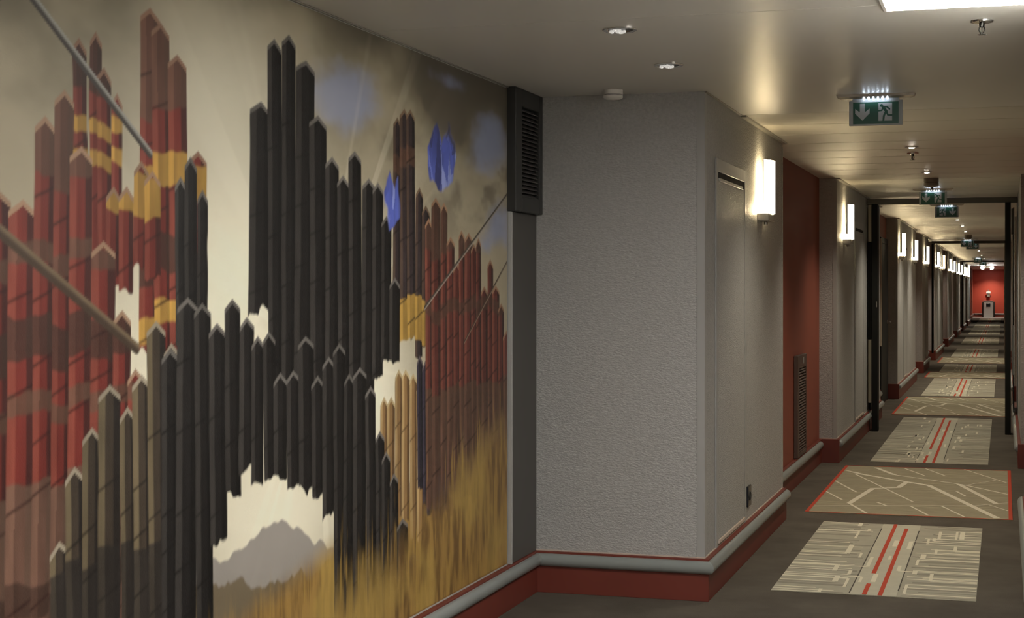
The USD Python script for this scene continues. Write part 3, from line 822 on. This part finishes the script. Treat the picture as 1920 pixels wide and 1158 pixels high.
columns(3.34, 3.93, (.07, .11), [(3.34, .82), (3.45, 1.02), (3.60, 1.18), (3.78, 1.32), (3.93, 1.36)], [(3.3, .2), (4, .2)], 9, C(112, 100, 78), C(66, 57, 48), C(38, 33, 30), C(160, 150, 132), [(.2, .78, C(46, 42, 40))], fade=False)
columns(5.60, 5.95, (.06, .10), [(5.6, 2.06), (5.68, 2.24), (5.78, 2.26), (5.84, 1.95), (5.95, 1.82)], [(5.5, 1.30), (6.0, 1.2)], 10, C(92, 74, 64), C(58, 48, 50), C(36, 30, 32), C(128, 104, 84), [(1.22, 1.42, GOLD), (1.92, 1.98, BROWN)])
columns(5.48, 5.86, (.06, .09), [(5.4, .98), (5.6, 1.16), (5.86, 1.20)], [(5.4, .8), (5.86, .5)], 11, C(190, 160, 112), C(156, 122, 80), C(112, 84, 54), C(206, 184, 140))
columns(5.86, 6.20, (.06, .08), [(5.86, 1.22), (6.2, 1.1)], [(5.8, .7), (6.2, .55)], 12, C(70, 64, 80), C(46, 42, 54), C(30, 27, 34), C(110, 100, 104))
columns(5.96, 7.06, (.07, .12), [(5.96, 1.70), (6.12, 1.88), (6.3, 1.62), (6.38, 1.66), (6.52, 1.82), (6.66, 1.60), (6.72, 1.50), (6.82, 1.64), (7.06, 1.30)], [(5.9, .6), (7.1, .5)], 13, C(128, 74, 60), C(98, 50, 44), C(62, 38, 34), C(160, 124, 98),
        [(1.62, 2.0, C(92, 68, 56)), (1.36, 1.42, C(94, 66, 54)), (.4, 1.05, C(98, 74, 60))])
BK = (C(58, 55, 53), C(27, 25, 25), C(13, 12, 12), C(112, 108, 104))
columns(3.96, 4.14, (.06, .08), [(3.96, 1.72), (4.06, 1.90), (4.14, 1.70)], [(3.9, 1.3), (4.2, 1.3)], 14, *BK)
columns(4.40, 5.62, (.09, .15), [(4.40, 1.90), (4.46, 2.12), (4.56, 2.30), (4.80, 2.33), (4.86, 2.10), (5.02, 2.02), (5.12, 1.96), (5.36, 1.92), (5.56, 1.68), (5.62, 1.50)],
        [(4.4, 1.55), (4.52, 1.30), (4.6, 1.0), (5.3, 1.0), (5.45, 1.16), (5.62, 1.2)], 15, *BK)
columns(3.88, 5.76, (.08, .13), [(3.88, 1.30), (4.02, 1.40), (4.2, 1.46), (4.44, 1.43), (4.6, 1.30), (5.1, 1.26), (5.4, 1.10), (5.58, .90), (5.70, .62), (5.8, .4)],
        [(3.8, .2), (4.10, .2), (4.14, .55), (4.24, .80), (4.38, .93), (4.7, .86), (4.92, .80), (5.04, .66), (5.10, .2), (5.8, .2)], 16, *BK)
rocks('crystal', C(66, 72, 128), C(96, 112, 206), C(170, 184, 240), C(70, 64, 70))


def stroke(y0, z0, y1, z1, w, c, c2):
    global col
    t = np.clip(((Yg - y0) * (y1 - y0) + (Zg - z0) * (z1 - z0)) / ((y1 - y0) ** 2 + (z1 - z0) ** 2), 0, 1)
    dd = ((Yg - y0) * -(z1 - z0) + (Zg - z0) * (y1 - y0)) / math.hypot(y1 - y0, z1 - z0)
    end = np.hypot(Yg - y0 - t * (y1 - y0), Zg - z0 - t * (z1 - z0))
    a = 1 - sm(end, w * .6, w)
    col = lay(col, a, lay(np.zeros_like(col) + np.array(c), sm(dd, -w * .2, w * .6), c2))


stroke(3.05, 2.30, 3.82, 1.84, .016, C(70, 66, 62), C(170, 168, 162))      # bare leaning trunks
stroke(3.0, 1.68, 3.75, 1.32, .020, C(74, 60, 48), C(124, 106, 84))
stroke(7.05, 1.91, 5.95, 1.40, .010, C(80, 72, 64), C(160, 152, 140))
stroke(7.05, 1.60, 6.44, 1.25, .008, C(80, 66, 54), C(140, 122, 104))
# grass blades over the feet of the rocks
ba = sm(fb(70, 4, 21, 3), .60, .72) * sm(grass_top + .10 - Zg, 0, .25)
col = lay(col, .55 * ba, C(176, 144, 74))
col = np.clip(col, 0.002, 0.92)

X0 = XM + 0.002
V = np.stack([np.full_like(Yg, X0), Yg, Zg], -1)
V[0, :, 0] = V[-1, :, 0] = XM + 0.0002
V[:, 0, 0] = V[:, -1, 0] = XM + 0.0002
ny, nz = len(ys), len(zs)
idx = np.arange(ny * nz).reshape(nz, ny)
q = np.stack([idx[:-1, :-1], idx[:-1, 1:], idx[1:, 1:], idx[1:, :-1]], -1).reshape(-1, 4)
M['mural_print'] = usdkit.material(stage, '/World/Looks/mural_print', {
    'a': ('attribute', {'attribute': 'paint'}),
    'tc': ('texture_coordinate', {}), 'n': ('noise_texture', {'scale': 220.0, 'detail': 2.0}), 'b': ('bump', {'strength': 0.5, 'distance': 0.0006}),
    'p': ('principled_bsdf', {'roughness': 0.5, 'specular_ior_level': 0.35})},
    [('a.color', 'p.base_color'), ('tc.object', 'n.vector'), ('n.fac', 'b.height'), ('b.normal', 'p.normal')], surface='p.BSDF')
mp = obj('wall_mural', (V.reshape(-1, 3), q), 'mural_print', None, smooth=True, label='large wall mural printed in black, red and gold covering the left wall', cat='mural')
UsdGeom.PrimvarsAPI(mp).CreatePrimvar('paint', Sdf.ValueTypeNames.Color3fArray, 'vertex').Set(Vt.Vec3fArray.FromNumpy(col.reshape(-1, 3).astype(np.float32)))
